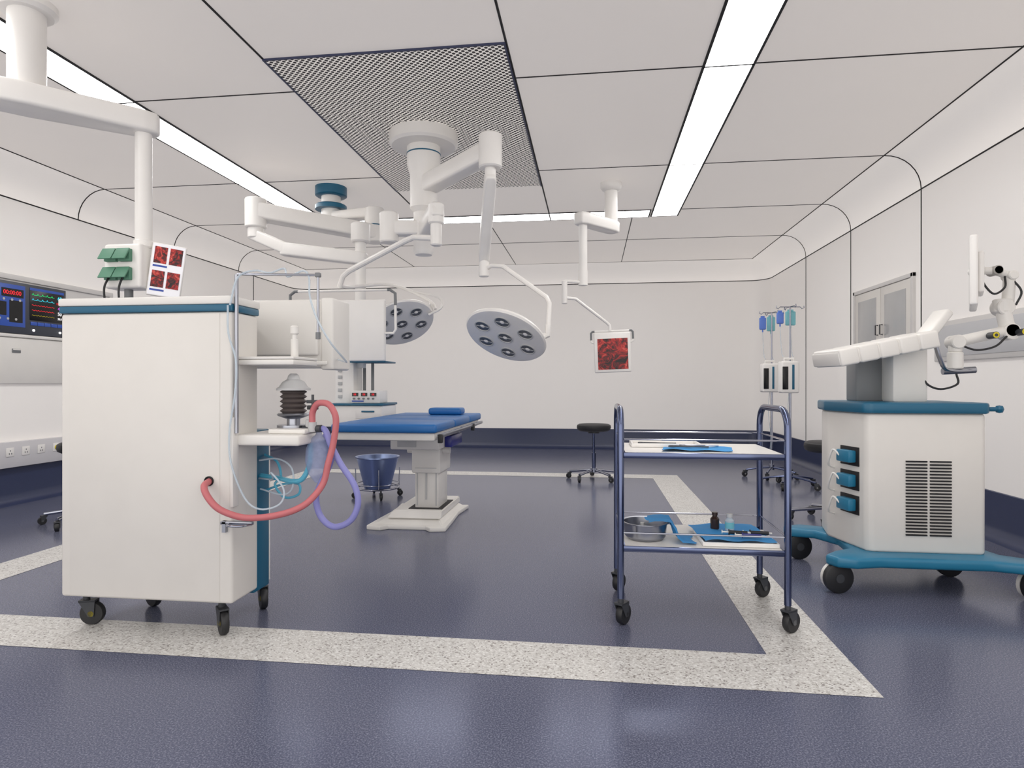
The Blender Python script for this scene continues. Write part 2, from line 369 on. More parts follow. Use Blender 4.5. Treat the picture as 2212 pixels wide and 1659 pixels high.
g=G(); g.tube([(-1.60,2.86,.78),(-1.5,2.85,.79),(-1.42,2.83,.75),(-1.41,2.82,.66),(-1.47,2.84,.62),(-1.6,2.87,.64)],.0045,CLEAR,seg=8); g.done('sample_line',T,'clear plastic tubing')
g=G(); g.box(-1.64,-1.49,2.60,2.62,.525,.54,STEEL,.003); g.tube([(-1.60,2.60,.53),(-1.58,2.56,.53),(-1.52,2.56,.53),(-1.49,2.6,.53)],.005,CHROME); g.box(-1.632,-1.615,2.6,2.62,.49,.54,STEEL); g.done('hose_bracket',T,'steel hose bracket')
g=G(); g.box(-2.02,-1.40,3.16,3.30,1.235,1.60,WHITE,.02,3); g.box(-1.42,-1.35,3.15,3.38,1.225,1.605,WHITE,.012,3); g.box(-1.84,-1.43,3.135,3.2,1.30,1.595,WHITE,.012,3)
mo=g.done('monitor',T); 
g=G(); g.cyl((-1.9,3.1,1.35),(-1.9,3.18,1.35),.03,MGREY); g.done('monitor_bracket',T)
g=G(); g.box(-1.84,-1.375,3.125,3.137,1.25,1.27,WHITE,.004); g.done('rail',mo)

# ------------------------------------------------------------------ near boom with gas outlets
T=thing('ceiling_supply_boom',(-3.10,3.10,H),'white ceiling boom with green gas outlets and hanging tube','ceiling pendant')
g=G(); g.lathe([(0,0),(.145,0),(.145,-.035),(.125,-.055),(0,-.055)],WHITE2,32,o=(-3.10,3.10,H)); g.done('ceiling_mount',T)
g=G(); g.cyl((-3.10,3.10,H-.05),(-3.10,3.10,2.76),.09,WHITE2,seg=32); g.done('column',T)
d=Vector((.41,.38,0)).normalized(); n=Vector((-d.y,d.x,0))
Ma=frame((-3.10,3.10,2.72),d,n)
g=G(); Ls=.56
poly=[(-.19,-.07),(-.15,-.11),(.0,-.12),(Ls,-.085),(Ls+.07,-.06),(Ls+.09,0),(Ls+.07,.06),(Ls,.085),(0,.12),(-.15,.11),(-.19,.07)]
g.prism(poly,-.06,.065,WHITE2,.02,Ma,3); g.done('arm',T)
ex,ey=-2.69,3.48
g=G(); g.cyl((ex,ey,2.7),(ex,ey,1.98),.047,WHITE2,seg=28); g.cyl((ex,ey,2.02),(ex,ey,1.97),.055,WHITE2,bev=.01); g.done('drop_tube',T)
g=G(); g.box(-2.89,-2.65,3.40,3.54,1.72,1.985,WHITE2,.018,3); ob=g.done('outlet_box',T)
for i,(x,z) in enumerate(((-2.83,1.91),(-2.74,1.91),(-2.83,1.80),(-2.74,1.80))):
    g=G(); g.box(x-.038,x+.038,3.375,3.405,z-.035,z+.04,GREEN,.004)
    Mx=Matrix.Translation((x,3.375,z+.035))@Matrix.Rotation(math.radians(-32),4,'X'); g.box(-.042,.042,-.006,.002,-.075,.004,GREEN,.002,Mx=Mx); g.done('gas_outlet',ob,'green gas outlet with flap lid')
g=G(); g.tube([(-2.83,3.37,1.78),(-2.835,3.34,1.70),(-2.83,3.36,1.55),(-2.82,3.4,1.3)],.006,BLACK); g.done('cable',T,'black hanging cable')
g=G(); g.tube([(-2.74,3.37,1.78),(-2.745,3.345,1.70),(-2.745,3.36,1.55),(-2.75,3.4,1.3)],.006,BLACK); g.done('cable',T,'black hanging cable')
g=G(); g.cyl((-2.78,3.47,1.73),(-2.78,3.47,1.62),.024,MGREY); g.cyl((-2.78,3.47,1.63),(-2.78,3.47,1.4),.02,STEEL); g.done('stub_pole',T)
xv=Vector((math.cos(.55),math.sin(.55),0)); up=Vector((0,0,1))
rl=math.radians(-7); x2=xv*math.cos(rl)+up*math.sin(rl); u2=-xv*math.sin(rl)+up*math.cos(rl)
T=thing('display_screen',(-2.56,3.52,1.68),'tilted white-bordered display screen showing four red surgical pictures','monitor')
Mm=frame((-2.555,3.50,1.835),x2,u2)
g=G(); g.box(-.092,.092,-.16,.16,-.03,0,WHITE2,.006,Mx=Mm); g.box(-.04,.04,-.04,.04,-.09,-.03,WHITE2,.004,Mx=Mm); g.done('housing',T)
g=G(); g.box(-.086,.086,-.154,.154,0,.002,SCRWHT,Mx=Mm); sc=g.done('screen',T)
k=0
for sx in (-1,1):
    for yy in (.08,-.065):
        g=G(); g.box(sx*.041-.034,sx*.041+.034,yy-.042,yy+.058,.002,.004,TIS[k],Mx=Mm); g.done('picture',sc); k+=1
for yy in (.022,-.124):
    g=G(); g.box(-.076,.0,yy-.006,yy+.005,.002,.004,LBLUE,Mx=Mm); g.done('caption_bar',sc)

# ------------------------------------------------------------------ equipment pendant (teal mount)
T=thing('equipment_pendant',(-2.77,6.41,H),'white articulated ceiling pendant with teal mount and equipment shelves','ceiling pendant')
g=G(); g.lathe([(0,0),(.165,0),(.165,-.09),(.15,-.10),(0,-.10)],TEAL,32,o=(-2.77,6.41,H)); g.lathe([(0,-.19),(.155,-.19),(.165,-.20),(.165,-.24),(0,-.24)],TEAL,32,o=(-2.77,6.41,H)); g.done('ceiling_mount',T,'teal ceiling mount')
g=G(); g.cyl((-2.77,6.41,3.16),(-2.77,6.41,2.88),.10,WHITE2,seg=28); g.done('neck',T)
def arm(a,b,w,h,mat,T,name='arm',w2=None,bev=.02,over=.06):
    a=Vector(a);b=Vector(b); L=(b-a).length; x=(b-a).normalized(); y=Vector((0,0,1)).cross(x).normalized(); z=x.cross(y)
    m=frame(a,x,y,z); w2=w2 or w
    g=G(); g.prism([(-over,-w*.35),(0,-w/2),(L,-w2/2),(L+over,-w2*.35),(L+over,w2*.35),(L,w2/2),(0,w/2),(-over,w*.35)],-h/2,h/2,mat,min(bev,h*.3,over*.4),m,3)
    return g.done(name,T)
arm((-2.77,6.41,2.93),(-2.25,6.30,2.93),.16,.10,WHITE2,T)
g=G(); g.cyl((-2.25,6.3,2.98),(-2.25,6.3,2.62),.10,WHITE2,seg=28,bev=.01); g.cyl((-2.25,6.3,2.80),(-2.25,6.3,2.79),.103,TEAL); g.done('joint',T)
arm((-2.25,6.30,2.72),(-3.19,5.64,2.80),.2,.15,WHITE2,T)
g=G(); g.cyl((-3.19,5.64,2.92),(-3.19,5.64,2.64),.10,WHITE2,seg=28,bev=.01); g.cyl((-3.19,5.64,2.66),(-3.19,5.64,2.54),.075,WHITE2,seg=28,bev=.01); g.done('joint',T)
arm((-3.19,5.64,2.57),(-2.85,5.62,2.42),.12,.11,WHITE2,T); arm((-2.86,5.62,2.42),(-2.16,5.67,2.33),.13,.12,WHITE2,T)
g=G(); g.cyl((-2.16,5.67,2.66),(-2.16,5.67,2.48),.09,WHITE2,seg=28,bev=.012); g.cyl((-2.16,5.67,2.5),(-2.16,5.67,1.30),.05,WHITE2,seg=28); g.done('drop_column',T)
g=G()
g.box(-2.36,-2.18,5.55,5.78,.74,1.36,WHITE2,.01)
for i in range(5): g.box(-2.33,-2.29,5.542,5.552,1.02+i*.06,1.05+i*.06,GREY,.003)
g.box(-2.2,-1.86,5.5,5.8,1.345,1.36,TEAL,.004); g.done('service_column',T)
for x in (-2.14,-2.06):
    g=G(); g.cyl((x,5.72,.97),(x,5.72,1.35),.014,MGREY); g.done('upright_rail',T,'grey upright rail')
g=G(); g.box(-2.37,-1.86,5.42,5.85,.955,.975,TEAL,.005); g.done('shelf',T,'teal-edged shelf')
g=G(); g.box(-2.36,-1.87,5.44,5.85,.76,.955,WHITE2,.012); g.box(-2.12,-1.88,5.432,5.45,.84,.935,WHITE2,.004); dr=g.done('drawer_unit',T)
g=G(); g.box(-2.06,-1.94,5.422,5.435,.895,.91,TEAL,.004); g.done('handle',dr,'teal drawer handle')
T2=thing('electrosurgical_unit',(-2.05,5.58,.976),'small white generator with digital readouts on a pendant shelf','medical device')
g=G(); g.box(-2.175,-1.90,5.46,5.68,.977,1.09,WHITE2,.006); g.done('housing',T2)
for x in (-2.13,-2.045,-1.96):
    g=G(); g.box(x-.028,x+.028,5.452,5.46,1.04,1.07,SCRBLK); dd=g.done('display_window',T2,'small black display window'); text(dd,'readout','08',.025,LRED,frame((x,5.450,1.055),(1,0,0),(0,0,1)))
g=G(); g.box(-2.16,-2.05,5.452,5.46,.99,1.0,LBLUE); g.done('label_strip',T2,'blue label strip')
for i in range(5):
    g=G(); g.cyl((-2.14+i*.045,5.462,1.018),(-2.14+i*.045,5.445,1.018),.009,MGREY); g.done('knob',T2,'grey knob')
T=thing('pendant_monitor',(-2.09,5.1,1.35),'large flat white monitor seen from behind with tubular handles','monitor')
g=G(); g.box(-2.46,-1.70,5.0,5.05,1.34,1.85,WHITE2,.012,3); g.box(-2.35,-1.85,5.05,5.10,1.42,1.75,WHITE2,.015,3); g.done('housing',T)
g=G(); g.box(-2.21,-2.11,5.08,5.615,1.6,1.66,WHITE2,.01); g.done('bracket',T)
g=G(); g.tube([(-2.53,5.02,1.84),(-2.53,5.02,1.9),(-2.49,5.02,1.93),(-1.66,5.02,1.93),(-1.615,5.02,1.90),(-1.61,5.02,1.6),(-1.63,5.02,1.57),(-1.70,5.02,1.57)],.011,WHITE2,smooth=False); 
g.tube([(-2.53,5.02,1.84),(-2.53,5.02,1.9),(-2.49,5.02,1.93),(-2.46,5.02,1.93)],.0125,MGREY,smooth=False)
g.tube([(-1.68,5.02,1.93),(-1.66,5.02,1.93),(-1.615,5.02,1.90),(-1.612,5.02,1.80)],.0125,MGREY,smooth=False); g.done('handle',T,'tubular handle with grey corners')

# ------------------------------------------------------------------ surgical light
hx,hy=-1.40,5.12
T=thing('surgical_light',(hx,hy,H),'white ceiling-mounted double-headed surgical light with jointed arms','surgical light')
g=G(); g.lathe([(0,0),(.27,0),(.285,-.01),(.285,-.10),(.265,-.12),(0,-.12)],WHITE2,48,o=(hx,hy,H)); g.done('ceiling_mount',T)
g=G(); g.lathe([(0,3.14),(.14,3.13),(.14,2.98),(.115,2.90),(.115,2.62),(.085,2.58),(.085,2.26),(.07,2.23),(0,2.23)],WHITE2,32,o=(hx,hy,0)); g.done('column',T)
g=G(); g.cyl((hx,hy,3.075),(hx,hy,3.065),.142,TEAL,seg=32); g.done('ring',T,'teal ring')
arm((hx,hy,2.80),(-.74,4.54,2.86),.15,.14,WHITE2,T,w2=.13)
g=G(); g.cyl((-.74,4.54,2.98),(-.74,4.54,2.73),.086,WHITE2,seg=28,bev=.01); g.cyl((-.74,4.54,2.74),(-.74,4.54,2.64),.042,WHITE2); g.done('joint',T)
arm((-.74,4.54,2.66),(-.89,5.13,2.20),.09,.10,WHITE2,T,'spring_arm',over=.04)
g=G(); g.cyl((-.89,5.13,2.23),(-.89,5.13,2.04),.043,WHITE2,bev=.006); g.done('joint',T)
g=G(); g.tube([(-.89,5.13,2.10),(-.82,5.10,2.125),(-.72,5.07,2.11),(-.36,4.98,1.84),(-.335,4.97,1.79),(-.345,4.97,1.60)],.019,WHITE2,sub=4,smooth=False); g.tube([(-.345,4.97,1.62),(-.35,4.97,1.54),(-.44,4.96,1.50)],.026,WHITE2,smooth=False); g.done('yoke_tube',T)
LENS=M('lens_grey',rgb(95,97,100),.25)
def head(c,nv,hh,hdir):
    nv=Vector(nv).normalized(); z=-nv; x=Vector(hdir); x=(x-z*x.dot(z)).normalized(); y=z.cross(x)
    m=frame(c,x,y,z)
    g=G(); g.lathe([(0,.075),(.10,.072),(.22,.055),(.30,.03),(.33,.006),(.335,-.008),(.325,-.022),(.30,-.026),(0,-.026)],WHITE2,48,m)
    hd=g.done('lamp_head',T)
    for i in range(7):
        r=0 if i==0 else .205; a=math.pi/6+i*math.pi/3
        g=G(); mm=m@Matrix.Translation((r*math.cos(a),r*math.sin(a),0))
        g.lathe([(.064,-.025),(.064,-.032),(.058,-.033),(.054,-.027)],GREY,24,mm); g.lathe([(.056,-.0275),(0,-.0275)],LENS,24,mm); g.lathe([(.02,-.028),(.006,-.036),(0,-.036)],WHITE2,12,mm)
        g.box(-.05,.05,-.003,.003,-.031,-.0275,GREY,Mx=mm); g.done('lens',hd,'round grey reflector lens')
    g=G(); g.tube([m@Vector((.335*math.cos(t),.335*math.sin(t),.0+ (0 if abs(t-hh)>.5 else .05))) for t in [hh-.6,hh-.5,hh-.35,hh-.15,hh,hh+.15,hh+.35,hh+.5,hh+.6]],.011,WHITE2); g.done('handle',hd)
head((-.68,4.96,1.54),(-.238,-.504,-.83),2.2,(1,0,0))
arm((hx,hy,2.45),(-1.67,5.03,2.44),.13,.12,WHITE2,T)
g=G(); g.cyl((-1.67,5.03,2.57),(-1.67,5.03,2.32),.078,WHITE2,seg=28,bev=.01); g.done('joint',T)
arm((hx,hy,2.42),(-1.21,4.79,2.50),.12,.12,WHITE2,T)
g=G(); g.cyl((-1.21,4.79,2.56),(-1.21,4.79,2.40),.062,WHITE2,seg=28,bev=.01); g.cyl((-1.21,4.79,2.41),(-1.21,4.79,2.23),.045,WHITE2,seg=28,bev=.01); g.done('joint',T)
g=G(); g.tube([(-1.21,4.79,2.29),(-1.40,4.82,2.31),(-1.48,4.85,2.29),(-2.03,5.06,2.10),(-2.09,5.08,2.06),(-2.13,5.1,1.97)],.023,WHITE2,smooth=False); g.done('spring_arm',T)
g=G(); g.tube([(-2.13,5.1,1.99),(-2.15,5.4,2.02),(-2.0,5.9,2.12),(-1.85,6.15,2.1),(-1.62,6.2,1.98),(-1.56,6.15,1.9)],.016,WHITE2); g.tube([(-1.85,6.18,2.1),(-1.55,6.2,2.03),(-1.5,6.15,1.92),(-1.62,6.1,1.84)],.013,WHITE2); g.done('yoke_tube',T)
head((-1.90,6.1,1.77),(.39,-.454,-.8),.3,(1,0,0))

# ------------------------------------------------------------------ far monitor boom
T=thing('monitor_boom',(.196,6.63,H),'slim white ceiling boom carrying a small framed screen','ceiling pendant')
g=G(); g.lathe([(0,0),(.11,0),(.11,-.05),(.09,-.08),(.068,-.09),(0,-.09)],WHITE2,28,o=(.196,6.63,H)); g.cyl((.196,6.63,3.18),(.196,6.63,2.8),.068,WHITE2,seg=28); g.done('column',T)
arm((.196,6.63,2.79),(-.09,6.28,2.79),.16,.12,WHITE2,T,over=.08)
g=G(); g.cyl((-.09,6.28,2.78),(-.09,6.28,2.15),.042,WHITE2,seg=24); g.cyl((-.09,6.28,2.28),(-.09,6.28,2.13),.046,WHITE2); g.done('drop_tube',T)
g=G(); g.tube([(-.09,6.28,2.16),(-.26,6.2,2.165),(-.27,6.2,2.14)],.016,WHITE2,smooth=False); g.cyl((-.27,6.2,2.17),(-.27,6.2,1.94),.028,WHITE2,bev=.006); g.tube([(-.27,6.2,2.0),(-.16,6.22,1.99),(.14,6.27,1.76),(.17,6.28,1.73),(.175,6.28,1.672)],.015,WHITE2,smooth=False); g.done('arm',T)
T=thing('display_screen',(.195,6.27,1.26),'small white framed screen with red surgical picture hanging from boom','monitor')
Mm=Matrix.Translation((.20,6.27,1.47))@Matrix.Rotation(math.radians(-2),4,'Y')
g=G(); g.box(-.18,.18,-.0,.05,-.205,.19,WHITE2,.012,3,Mm); g.done('housing',T)
g=G(); g.box(-.145,.15,-.004,.002,-.175,.13,TISSUE,Mx=Mm); g.done('screen',T,'red surgical picture on screen')
g=G(); g.tube([Mm@Vector(p) for p in ((-.18,.02,.09),(-.205,.02,.1),(-.205,.02,.19),(-.19,.02,.205),(.19,.02,.205),(.205,.02,.19),(.205,.02,.1),(.18,.02,.09))],.009,WHITE2,smooth=False)
for s in (-1,1): g.tube([Mm@Vector(p) for p in ((s*.205,.02,.12),(s*.205,.02,.19),(s*.19,.02,.205),(s*.17,.02,.205))],.011,MGREY,smooth=False)
g.done('handle',T)

# ------------------------------------------------------------------ operating table
T=thing('operating_table',(-1.42,5.2,0),'operating table with blue padded top on white pedestal base','operating table')
def frustum(g,b,t,z0,z1,mat):
    vs=[(b[0],b[2],z0),(b[1],b[2],z0),(b[1],b[3],z0),(b[0],b[3],z0),(t[0],t[2],z1),(t[1],t[2],z1),(t[1],t[3],z1),(t[0],t[3],z1)]
    bm=bmesh.new(); V=[bm.verts.new(v) for v in vs]
    for f in ((0,1,2,3),(4,5,6,7),(0,1,5,4),(1,2,6,5),(2,3,7,6),(3,0,4,7)): bm.faces.new([V[i] for i in f])
    bmesh.ops.recalc_face_normals(bm,faces=bm.faces); bmesh.ops.bevel(bm,geom=list(bm.edges),offset=.008,segments=2,affect='EDGES'); g.bmadd(bm,mat)
g=G()
g.prism([(-1.77,4.77),(-1.65,4.74),(-1.60,4.80),(-1.30,4.80),(-1.25,4.74),(-1.13,4.77),(-1.14,5.05),(-1.16,5.4),(-1.13,5.70),(-1.77,5.70),(-1.74,5.4),(-1.76,5.05)],.0,.035,WHITE,.008)
frustum(g,(-1.73,-1.17,4.82,5.68),(-1.64,-1.22,4.92,5.62),.03,.075,WHITE); frustum(g,(-1.64,-1.20,4.88,5.64),(-1.60,-1.20,4.93,5.62),.07,.13,WHITE); g.box(-1.49,-1.21,4.98,5.40,.128,.134,SEAM); g.done('base',T)
g=G(); g.box(-1.45,-1.25,5.03,5.35,.12,.52,WHITE,.012); g.box(-1.47,-1.23,5.0,5.38,.42,.66,WHITE,.012); g.box(-1.435,-1.425,5.026,5.035,.15,.42,GREY); g.box(-1.275,-1.265,5.026,5.035,.15,.42,GREY); g.box(-1.36,-1.345,5.024,5.04,.2,.42,GREY); g.box(-1.44,-1.26,4.995,5.005,.46,.465,GREY)
g.cyl((-1.53,5.1,.60),(-1.47,5.1,.60),.028,WHITE); g.cyl((-1.23,5.1,.60),(-1.17,5.1,.60),.028,WHITE); g.done('column',T)
g=G(); g.box(-1.56,-1.17,4.72,5.5,.64,.745,WHITE,.012); g.box(-1.17,-1.11,4.9,5.3,.645,.735,NAVY,.008); g.box(-1.5,-1.35,4.714,4.725,.66,.72,GREY,.003); g.done('tilt_housing',T)
g=G(); g.box(-1.79,-1.08,4.23,5.92,.755,.81,WHITE,.01)
for x in (-1.835,-1.045): g.box(x-.008,x+.008,4.26,5.9,.775,.80,STEEL,.002)
for y in (4.3,5.1,5.8): g.box(-1.84,-1.04,y,y+.03,.78,.795,STEEL)
g.done('table_frame',T)
for x,y in ((-1.045,4.26),(-1.045,5.45)):
    g=G(); g.box(x-.016,x+.016,y-.02,y+.02,.74,.80,BLACK,.005); g.done('clamp',T,'black accessory clamp')
for a,b in ((4.20,4.80),(4.806,5.40),(5.406,5.95)):
    g=G(); g.box(-1.82,-1.06,a,b,.81,.872,PAD,.018,3); g.done('cushion',T,'blue vinyl mattress section')
o=G().box(-1.46,-1.16,5.48,5.68,.874,.935,PAD,.022,3); solo(o,'pillow','small blue vinyl pillow on the operating table','pillow')

# ------------------------------------------------------------------ kick bucket
bx,by=-2.17,6.17
T=thing('kick_bucket',(bx,by,0),'stainless steel kick bucket in wheeled ring frame','bucket')
g=G(); g.lathe([(0,.09),(.13,.09),(.21,.40),(.222,.405),(.222,.415),(.20,.412),(.122,.1),(0,.1)],BUCKET,36,o=(bx,by,0)); g.done('bucket',T)
g=G()
rp=[(bx+.215*math.cos(t*math.pi/12),by+.215*math.sin(t*math.pi/12),.10) for t in range(25)]
g.tube(rp,.01,CHROME,smooth=False)
rp=[(bx+.215*math.cos(t*math.pi/12),by+.215*math.sin(t*math.pi/12),.14) for t in range(25)]; g.tube(rp,.006,CHROME,smooth=False)
for a in (.3,2.0,3.6,5.1): g.tube([(bx+.215*math.cos(a),by+.215*math.sin(a),.09),(bx+.22*math.cos(a),by+.22*math.sin(a),.3)],.005,CHROME,smooth=False)
g.done('ring_frame',T,'chrome ring frame')
for a in (.5,2.07,3.64,5.2): caster(T,bx+.215*math.cos(a),by+.215*math.sin(a),.03,.1,a,.02)

# ------------------------------------------------------------------ stools
def stool(x,y,rot,label):
    T=thing('stool',(x,y,0),label,'stool','round rolling stools')
    g=G(); g.lathe([(0,.585),(.17,.585),(.195,.60),(.205,.63),(.20,.655),(.18,.668),(0,.672)],BLACK,36,o=(x,y,0)); g.done('seat',T,'round black padded seat')
    g=G(); g.cyl((x,y,.59),(x,y,.30),.014,BSTEEL); g.cyl((x,y,.32),(x,y,.12),.024,BSTEEL); g.cyl((x,y,.14),(x,y,.09),.04,CHROME); g.cyl((x,y,.585),(x,y,.56),.07,DGREY); g.done('post',T,'chrome gas-lift post')
    for i in range(5):
        a=rot+i*2*math.pi/5; ex_,ey_=x+.30*math.cos(a),y+.30*math.sin(a)
        g=G(); g.tube([(x+.02*math.cos(a),y+.02*math.sin(a),.12),(x+.15*math.cos(a),y+.15*math.sin(a),.105),(ex_,ey_,.085)],.016,CHROME); g.done('leg',T,'chrome leg')
        caster(T,ex_,ey_,.032,.085,a+.6,.03)
    return T
st=stool(.02,7.62,.35,'round black-topped rolling stool with chrome five-star base')
copy_thing(st,(1.97,5.52,0),.1)
copy_thing(st,(-4.17,4.72,0),.645)

# ------------------------------------------------------------------ iv stands
def ivstand(x,y,h,rot):
    T=thing('iv_stand',(x,y,0),'chrome infusion stand on five-wheeled base','iv stand','wheeled infusion stands')
    g=G(); g.cyl((x,y,.1),(x,y,1.2),.014,CHROME); g.cyl((x,y,1.15),(x,y,h),.009,CHROME); g.cyl((x,y,.16),(x,y,.09),.03,CHROME); g.cyl((x,y,1.18),(x,y,1.22),.02,DGREY); g.done('pole',T)
    g=G()
    for a in (rot,rot+math.pi/2):
        c,s=math.cos(a),math.sin(a)
        g.tube([(x-.15*c,y-.15*s,h+.015),(x-.155*c,y-.155*s,h-.01),(x-.13*c,y-.13*s,h-.02),(x-.11*c,y-.11*s,h),(x+.11*c,y+.11*s,h),(x+.13*c,y+.13*s,h-.02),(x+.155*c,y+.155*s,h-.01),(x+.15*c,y+.15*s,h+.015)],.005,CHROME,smooth=False)
    g.done('hook_bar',T)
    for i in range(5):
        a=rot+.3+i*2*math.pi/5; g=G(); g.tube([(x,y,.125),(x+.15*math.cos(a),y+.15*math.sin(a),.11),(x+.30*math.cos(a),y+.30*math.sin(a),.085)],.012,BSTEEL); g.done('leg',T)
        caster(T,x+.3*math.cos(a),y+.3*math.sin(a),.034,.085,a+.4,.03,WHITE)
def bag(x,y,z,mat,w,hgt,lab):
    g=G(); g.box(x-w/2,x+w/2,y-.018,y+.018,z-hgt,z-.02,mat,.014,3); g.box(x-w*.3,x+w*.3,y-.003,y+.003,z-.03,z,mat,.002); g.cyl((x,y,z-hgt-.03),(x,y,z-hgt),.008,mat)
    g.tube([(x,y,z-hgt-.03),(x+.01,y-.02,z-hgt-.3),(x+.02,y-.05,1.45)],.0035,CLEAR,seg=6)
    solo(g,'infusion_bag',lab,'infusion bag','hanging infusion bags')
def pump(x,y,lab):
    T=thing('infusion_pump',(x,y-.1,1.05),lab,'infusion pump','infusion pumps')
    g=G(); g.box(x-.1,x+.09,y-.17,y-.016,1.05,1.40,WHITE2,.02,3); g.tube([(x-.05,y-.09,1.39),(x-.05,y-.09,1.43),(x+.05,y-.09,1.43),(x+.05,y-.09,1.39)],.012,WHITE2,smooth=False); g.done('housing',T)
    g=G(); g.box(x-.09,x-.03,y-.176,y-.168,1.09,1.34,SCRBLK,.004); g.done('display',T,'black display strip')
    g=G(); g.box(x+.01,x+.035,y-.174,y-.168,1.09,1.36,TEAL,.003); g.done('door_latch',T,'teal latch strip')
    g=G(); g.tube([(x,y-.09,1.05),(x-.01,y-.08,.8),(x+.02,y-.07,.5),(x+.01,y-.06,.3)],.0035,CLEAR,seg=6); g.done('line',T)
ivstand(2.20,8.09,2.03,.2); ivstand(2.19,7.33,2.01,.1)
pump(2.15,8.09,'white infusion pump clamped to stand pole'); pump(2.15,7.33,'white infusion pump clamped to stand pole')
bag(2.09,8.08,1.99,IVBLUE,.08,.17,'blue infusion bag hanging from stand'); bag(2.22,8.2,2.01,IVTEAL,.10,.2,'teal translucent infusion bag hanging from stand')
bag(2.08,7.32,1.97,IVBLUE,.075,.15,'blue infusion bag hanging from stand'); bag(2.22,7.42,1.99,IVTEAL,.11,.18,'teal translucent infusion bag hanging from stand')

# ------------------------------------------------------------------ instrument trolley
T=thing('instrument_trolley',(.515,3.27,0),'two-shelf chrome instrument trolley with rails and casters','trolley')
x0,x1,y0,y1=.135,.895,3.03,3.52
for x in (x0,x1):
    g=G(); pts=[(x,y0,.13),(x,y0,.93)]
    for k in range(1,7):
        a=math.pi-k*math.pi/2/6; pts.append((x,y0+.10+.10*math.cos(a),.93+.10*math.sin(a)))
    for k in range(0,7):
        a=math.pi/2-k*math.pi/2/6; pts.append((x,y1-.10+.10*math.cos(a),.93+.10*math.sin(a)))
    pts.append((x,y1,.13)); g.tube(pts,.016,BSTEEL,smooth=False,seg=16); g.done('side_frame',T,'bent chrome tube side frame')
for zt in (.825,.38):
    g=G(); g.box(x0+.012,x1-.012,y0-.005,y1+.005,zt-.028,zt,BSTEEL,.004); g.box(x0+.022,x1-.022,y0+.004,y1-.004,zt-.002,zt+.001,WHITE); g.done('shelf',T,'white shelf with chrome edge')
    g=G(); zr=zt+.062
    for y in (y0,y1): g.tube([(x0,y,zr),(x1,y,zr)],.0045,CHROME,smooth=False,seg=8)
    for x in (x0,x1): g.tube([(x,y0,zr),(x,y1,zr)],.0045,CHROME,smooth=False,seg=8)
    g.done('guard_rail',T,'thin chrome guard rail')
for x in (x0,x1):
    for y in (y0,y1): caster(T,x,y,.05,.14,1.0 if x==x0 else .7,.032)
def cloth(poly,z,name,lab,amp=.004):
    g=G(); n=18; (ax,ay),(bx_,by_),(cx,cy),(dx,dy)=poly; vs=[];fs=[]
    for i in range(n+1):
        for j in range(n+1):
            u,v=i/n,j/n
            X=(1-u)*(1-v)*ax+u*(1-v)*bx_+u*v*cx+(1-u)*v*dx; Y=(1-u)*(1-v)*ay+u*(1-v)*by_+u*v*cy+(1-u)*v*dy
            vs.append((X,Y+.006*math.sin(u*11),z+.002+amp*(1+math.sin(u*9+v*4)*math.cos(v*7-u*3))/2))
    for i in range(n):
        for j in range(n): a=i*(n+1)+j; fs.append([a,a+1,a+n+2,a+n+1])
    g.add(vs,fs,CLOTH); solo(g,name,lab,'cloth')
def tray(xa,xb,ya,yb,z,mat,lab):
    g=G(); g.box(xa+.01,xb-.01,ya+.01,yb-.01,z,z+.004,mat,.001)
    g.box(xa,xb,ya,ya+.01,z,z+.02,mat,.003); g.box(xa,xb,yb-.01,yb,z,z+.02,mat,.003); g.box(xa,xa+.01,ya+.011,yb-.011,z,z+.02,mat,.003); g.box(xb-.01,xb,ya+.011,yb-.011,z,z+.02,mat,.003)
    solo(g,'instrument_tray',lab,'tray')
zt=.827
tray(.20,.55,3.26,3.46,zt,WHITE2,'shallow white instrument tray on upper trolley shelf')
cloth([(.33,3.06),(.66,3.08),(.69,3.25),(.36,3.25)],zt,'surgical_drape','folded blue surgical drape on upper trolley shelf',.012)
def instrument(xa,ya,xb,yb,z,mat,lab,name='forceps'):
    a=Vector((xa,ya,z));b=Vector((xb,yb,z)); d=(b-a).normalized(); n=Vector((-d.y,d.x,0))
    g=G()
    for s in (-1,1):
        g.tube([a+n*s*.016,a+(b-a)*.35+n*s*.010,a+(b-a)*.6,b-n*s*.003],.0035,mat,seg=6)
        c=a+n*s*.016-d*.012; g.tube([c+d*.013*math.cos(t)+n*.011*math.sin(t) for t in [k*math.pi/6 for k in range(13)]],.003,mat,seg=6,smooth=False)
    solo(g,name,lab,'instrument','surgical instruments')
instrument(.26,3.31,.42,3.34,zt+.010,STEEL,'steel surgical forceps lying in white tray'); instrument(.27,3.40,.44,3.40,zt+.010,DGREY,'dark-handled surgical forceps lying in white tray')
instrument(.40,3.16,.56,3.13,zt+.018,DGREY,'dark steel surgical scissors on blue drape','scissors'); instrument(.46,3.20,.62,3.21,zt+.018,STEEL,'steel surgical scissors on blue drape','scissors')
zl=.382
g=G(); g.lathe([(0,0),(.085,0),(.1,.015),(.108,.078),(.118,.082),(.118,.086),(.104,.084),(.095,.02),(.08,.006),(0,.006)],STEEL,40,o=(.262,3.19,zl)); solo(g,'steel_basin','round stainless steel basin on lower trolley shelf','basin')
g=G(); g.cyl((.25,3.20,zl+.008),(.25,3.20,zl+.06),.017,CLEAR); g.cyl((.25,3.20,zl+.06),(.25,3.20,zl+.075),.011,GREY); solo(g,'medicine_vial','clear glass vial inside the steel basin','vial')
g=G(); n=12; vs=[];fs=[]
prof=[(.27,.094),(.30,.098),(.34,.099),(.378,.096),(.396,.07),(.405,.035),(.43,.012),(.49,.006)]
